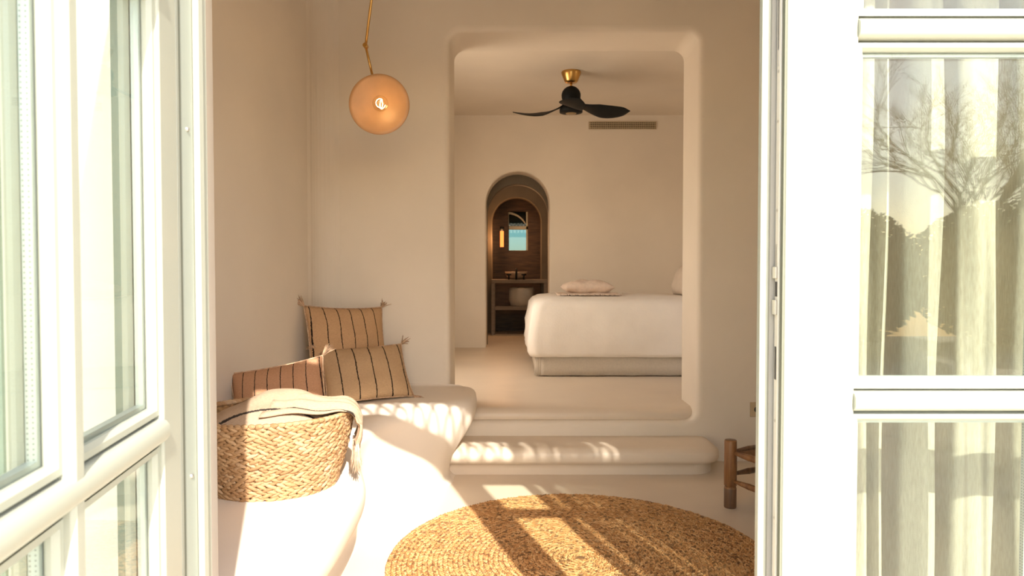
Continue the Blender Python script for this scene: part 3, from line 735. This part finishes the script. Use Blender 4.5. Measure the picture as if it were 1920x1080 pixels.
# ---------------------------------------------------------------- stool
def stool():
    P0 = Vector((1.315, 4.08, 0)); a = Vector((.45, -.89, 0)).normalized(); b = Vector((.89, .45, 0)).normalized(); Lg = .46
    e = empty('bamboo_stool', P0+a*Lg/2+b*Lg/2); tag(e, 'low stained bamboo stool standing on the floor by the right door', 'stool'); o0 = Vector(e.location)
    cs = [P0-o0, P0+a*Lg-o0, P0+a*Lg+b*Lg-o0, P0+b*Lg-o0]
    for i, c in enumerate(cs):
        g = MB().lathe([(.001, .0), (.032, .0), (.036, .008), (.036, .118), (.034, .126), (.030, .128)], n=24).build('leg', M['bamboo'], e, loc=c, smooth=True)
        MB().lathe([(.030, .126), (.031, .132), (.037, .136), (.0375, .25), (.036, .40), (.034, .408), (.001, .408)], n=24).build('leg_tube', M['bamboo'], g, smooth=True)
        MB().lathe([(.035, .0), (.0365, .006), (.0365, .115), (.033, .125)], n=24).build('leg_foot', M['bamboo_dark'], g, smooth=True)
        MB().lathe([(.001, .4085), (.030, .4085), (.033, .406)], n=24).build('end_cap', M['bamboo_dark'], g, smooth=True)
    for i in range(4):
        p, q = cs[i], cs[(i+1) % 4]; d = (q-p).normalized()
        for z, rr in ((.335, .013), (.165 if i % 2 == 0 else .20, .012)):
            A = p+d*.03+Vector((0, 0, z)); B = q-d*.03+Vector((0, 0, z)); m = MB()
            pts = [A.lerp(B, t) for t in (0, .12, .28, .30, .32, .5, .68, .70, .72, .88, 1)]
            m.tube(pts, [rr*.8, rr*1.1, rr*1.5, rr*1.62, rr*1.5, rr*1.5, rr*1.5, rr*1.62, rr*1.5, rr*1.1, rr*.8], 14)
            m.build('rung', M['bamboo'] if i % 2 == 0 else M['bamboo_dark'], e, smooth=True)
    ins = [c*.84 for c in cs]; m = MB(); m.loft([[(c.x, c.y, z) for c in ins] for z in (.328, .342)], True, True)
    m.build('seat', M['backing'], e, bevel=.004)
stool()
# ---------------------------------------------------------------- bed
def bed():
    s = 192.; D0 = 6.66; X0 = .20; X1 = 2.25; D1 = D0+1.75
    e = empty('bed', ((X0+X1)/2, (D0+D1)/2, U)); tag(e, 'large bed with white duvet and beige pleated skirt in the far room', 'bed'); c = Vector(e.location)
    def lp(x0, x1, y0, y1, r, z, pert=0, n=14, wav=0):
        P = rrect(x0, x1, y0, y1, r, n); out = []
        # resample densely
        Q = []; 
        for i in range(len(P)):
            a = Vector(P[i]); b = Vector(P[(i+1) % len(P)]); k = max(1, int((b-a).length/.03))
            Q += [a.lerp(b, t/k) for t in range(k)]
        return Q
    def make(levels, nz, amp, seed, mat, name, capmat=False):
        base = lp(X0, X1, D0, D1, .10, 0); N = len(base); cx, cy = (X0+X1)/2, (D0+D1)/2; loops = []
        for off, z, a in levels:
            L = []
            for p in base:
                dx = max(abs(p.x-cx)-0, 0); v = Vector((p.x-cx, p.y-cy)); 
                # inward normal offset approximated per axis
                hx, hy = (X1-X0)/2, (D1-D0)/2
                q = Vector((v.x*(hx+off)/hx, v.y*(hy+off)/hy))
                nn = noise.noise(Vector((q.x*3.1+seed, q.y*3.1, z*4)))+.5*noise.noise(Vector((q.x*8+seed, q.y*8, z*9)))
                q += v.normalized()*nn*a
                dg = math.sin(q.x*5+z*16+seed)*math.exp(-((z-.30)/.14)**2)*.012; q += v.normalized()*dg
                L.append((q.x, q.y, z-0+nn*a*.5))
            loops.append(L)
        return loops
    # skirt
    base = lp(X0+.03, X1, D0+.03, D1, .06, 0); L = []
    for z, k in ((.012, 1), (.10, .8), (.24, .5), (.40, .3)):
        row = []
        for i, p in enumerate(base):
            v = Vector((p.x-c.x, p.y-c.y)); near = math.exp(-((p.x-X0-.03)**2+(p.y-D0-.03)**2)/.012)
            q = v+v.normalized()*k*(.006*math.sin(i*.5)+near*.018*math.sin(i*2.1)); row.append((q.x, q.y, z))
        L.append(row)
    MB().loft(L, True, True).build('skirt', M['skirt'], e, smooth=True)
    lev = [(-.0, .195, .012), (.02, .20, .02), (.035, .24, .03), (.045, .35, .03), (.04, .48, .025), (.02, .58, .016), (0, .68, .012), (-.04, .73, .010), (-.11, .758, .010), (-.26, .775, .010), (-.5, .78, .012), (-.8, .78, .006)]
    MB().loft(make(lev, 0, 0, 3, None, ''), False, True).build('duvet', M['duvet'], e, smooth=True)
    MB().box(1.05, 1.12, -D1/2+D0/2-.0, D1/2-D0/2, 0, 1.05).build('headboard', M['skirt'], e, bevel=.03)
    return D0, D1
bed()
def soft(name, label, cat, c, xd, yd, w, h, t, mat, seed, group=None):
    m = pillow_mesh(w, h, t, seed, 26, .03, .02); o = m.build(name, mat, smooth=True); weld(o); o.matrix_world = frame(c, xd, yd); tag(o, label, cat, group); return o
soft('pillow', 'white pillow at the head of the bed by the doorway edge', 'pillow', (1.87, 7.35, U+.94), (0, 1, 0), (.30, 0, 1), .70, .34, .18, M['linenfar'], 5)
soft('folded_robe', 'rolled pale linen robe lying on the foot of the bed', 'robe', (.82, 7.45, U+.86), (1, .1, .0), (0, 1, .0), .54, .36, .16, M['pinkcloth'], 9)
def bedthrow():
    rows = []
    for j in range(20):
        v = -.5+j/19; row = []
        for i in range(40):
            u = -.5+i/39; row.append((.66*u, .42*v, .008+.010*noise.noise(Vector((u*9, v*7, 2)))+.006))
        rows.append(row)
    e = empty('bed_throw', (.80, 7.28, U+.782)); tag(e, 'small blush throw with a fringe spread under the rolled robe', 'throw')
    MB().loft(rows, closed=False).build('cloth', M['pinkcloth'], e, smooth=True, solid=.008)
    m = MB()
    for i in range(50):
        x = -.33+.66*i/49; m.tube([(x, -.21, .012), (x+random.uniform(-.01, .01), -.24, .012), (x+random.uniform(-.02, .02), -.265, .006)], [.005, .006, .003], 5)
    m.build('fringe', M['pinkcloth'], e, smooth=True)
bedthrow()
# ---------------------------------------------------------------- bathroom furniture
def bath():
    D = 11.0; s = 1280/D; X = lambda p: (p-960)/s; zt = 1.43-(524-506)/s-U
    x0, x1 = X(921), X(1027)
    e = empty('wash_stand', ((x0+x1)/2, D+.2, U)); tag(e, 'grey washed wooden wash stand with open shelf beyond the arch', 'wash stand'); h = (x1-x0)/2
    MB().box(-h, h, -.2, .25, zt-.06, zt).build('countertop', M['greywood'], e, bevel=.005)
    for a in (-h, h-.06):
        for b in (-.2, .18): MB().box(a, a+.06, b, b+.06, 0, zt-.06).build('leg', M['greywood'], e, bevel=.004)
    MB().box(-h+.06, h-.06, -.18, .24, .40, .46).build('shelf', M['greywood'], e, bevel=.004)
    zc = U+zt; bx = X(968)
    o = MB().lathe([(.02, .0), (.10, .004), (.16, .05), (.185, .12), (.18, .125), (.15, .06), (.09, .02), (.001, .015)], n=40).build('wash_basin', M['ceramic'], loc=(bx, D+.18, zc), smooth=True)
    tag(o, 'round vessel basin on the wash stand', 'basin')
    t = empty('basin_tap', (bx, D-.08, zc)); tag(t, 'dark three-piece tap set on the wash stand beside the basin', 'tap')
    MB().tube([(0, 0, 0), (0, 0, .14), (0, .03, .17), (0, .09, .17), (0, .11, .14)], .016, 10).build('spout', M['fan_black'], t, smooth=True)
    for sx in (-1, 1):
        hh = MB().tube([(sx*.12, 0, 0), (sx*.12, 0, .07)], .014, 10).build('handle', M['fan_black'], t, smooth=True)
        MB().tube([(sx*.12-.04, 0, .08), (sx*.12+.04, 0, .08)], .012, 8).build('lever', M['fan_black'], hh, smooth=True)
    o = MB().lathe([(.001, 0), (.18, 0), (.21, .10), (.21, .26), (.19, .30), (.17, .30), (.001, .22)], n=40).build('towel_bin', M['towel'], loc=(X(978), D+.22, U+.463), smooth=True)
    tag(o, 'pale round towel basket on the wash stand shelf', 'basket')
    lx, lz = (941-960)/(1280/11.2), 1.43+(506-448)/(1280/11.2)
    e = empty('wall_lamp', (lx, 11.24, lz)); tag(e, 'narrow glowing orange tube lamp beside the bathroom window', 'lamp')
    MB().tube([(0, 0, -.13), (0, 0, .13)], .030, 16).build('glow_tube', M['tube'], e, smooth=True)
    MB().tube([(0, 0, .13), (0, 0, .20)], .034, 16).build('cap', M['fan_black'], e, smooth=True)
    MB().box(-.012, .012, .0, .065, .15, .18).build('bracket', M['fan_black'], e)
    l = bpy.data.lights.new('bath_ceiling_light', 'AREA'); l.energy = 9; l.color = (1, .62, .34); l.size = .25
    lo = bpy.data.objects.new('bath_ceiling_light', l); C.objects.link(lo); lo.location = (.08, 10.3, 3.15)
    l = bpy.data.lights.new('bath_lamp_light', 'POINT'); l.energy = 16; l.color = (1, .5, .22); l.shadow_soft_size = .05
    lo = bpy.data.objects.new('bath_lamp_light', l); C.objects.link(lo); lo.location = (lx+.0, 11.12, lz)
bath()
# ---------------------------------------------------------------- garden behind the camera (seen in the glass)
def bare_tree(loc, h, seed, label):
    rnd = random.Random(seed); m = MB()
    def br(p, d, l, r, k):
        q = p+d*l; mid = p.lerp(q, .5)+Vector((rnd.uniform(-1, 1), rnd.uniform(-1, 1), rnd.uniform(-1, 1)))*l*.06
        m.tube([p, mid, q], [r, r*.85, r*.7], 5, False)
        if k == 0: return
        for _ in range(3 if k > 1 else 4):
            dd = (d+Vector((rnd.uniform(-1, 1), rnd.uniform(-1, 1), rnd.uniform(-.5, .8)))*.75).normalized(); br(q if rnd.random() < .6 else mid, dd, l*rnd.uniform(.62, .82), r*.6, k-1)
    br(Vector((0, 0, 0)), Vector((0, 0, 1)), h*.26, h*.010, 7)
    o = m.build('bare_tree', M['bark'], loc=loc, smooth=True, fix=False); tag(o, label, 'tree', 'bare garden trees')
def palm(loc, h, label):
    e = empty('palm_tree', loc); tag(e, label, 'tree'); MB().tube([(0, 0, 0), (.1, 0, h*.5), (0, .05, h)], [.16, .13, .12], 12).build('trunk', M['bark'], e, smooth=True)
    m = MB()
    for k in range(26):
        a = 2.4*k; el = math.radians(70-95*(k/26)); d = Vector((math.cos(a)*math.cos(el), math.sin(a)*math.cos(el), math.sin(el))); L = 1.5; P = []
        for i in range(12):
            f = i/11; P.append(Vector((0, .05, h))+d*L*f+Vector((0, 0, -.75*f*f)))
        m.tube(P, [.014]*12, 4); sd = d.cross(Vector((0, 0, 1))).normalized()
        for i in range(2, 12):
            for s in (-1, 1):
                for q in (0, .5):
                    b = P[i] if q == 0 else P[i].lerp(P[i-1], .5); t = b+(sd*s*.9+d*.6+Vector((0, 0, -.35))).normalized()*.34*(1-.35*i/11); w_ = d*.012
                    m.add([b-w_, b+w_, t], [(0, 1, 2)])
    m.build('fronds', M['leaf'], e, fix=False)
def shrub(loc, r, h, seed, label):
    rs = np.random.default_rng(seed); N = 15000; v = rs.normal(size=(N, 3)); v /= np.linalg.norm(v, axis=1)[:, None]; v *= (rs.random(N)**.4)[:, None]
    cen = v*np.array((r, r, h/2))+np.array((0, 0, h/2)); cen = cen[cen[:, 2] > .0]
    ax = rs.normal(size=cen.shape); nr = rs.normal(size=cen.shape)
    o = strands('garden_shrub', cen, ax, nr, .15, .07, .008, M['leaf'], seg=3, sides=4); o.location = loc; tag(o, label, 'shrub', 'garden shrubs')
bare_tree((3.6+2.6, -6.0, -.04), 6.0, 3, 'bare branching tree in the garden mirrored in the closed door glass')
bare_tree((5.5, -5.3, -.04), 5.4, 11, 'slender bare tree mirrored left of centre in the closed door glass')
palm((9.2, -6.6, -.04), 3.4, 'young palm tree mirrored at the right edge of the closed door glass')
for i, (x, y, r, h, lb) in enumerate(((3.2, -10.5, 1.6, 2.5, 'leftmost garden shrub mirrored low in the closed door glass'), (7.6, -12.6, 1.6, 2.9, 'shrub standing farthest back in the garden, closing the gap'), (5.6, -9.5, 1.7, 2.3, 'rounded green shrub mirrored in the middle of the door glass'), (9.6, -10.2, 1.8, 2.8, 'taller green shrub mirrored behind the palm'), (14.0, -7.4, 1.8, 2.4, 'green shrub farthest right beyond the palm'))):
    shrub((x, y, -.04), r, h, i, lb)
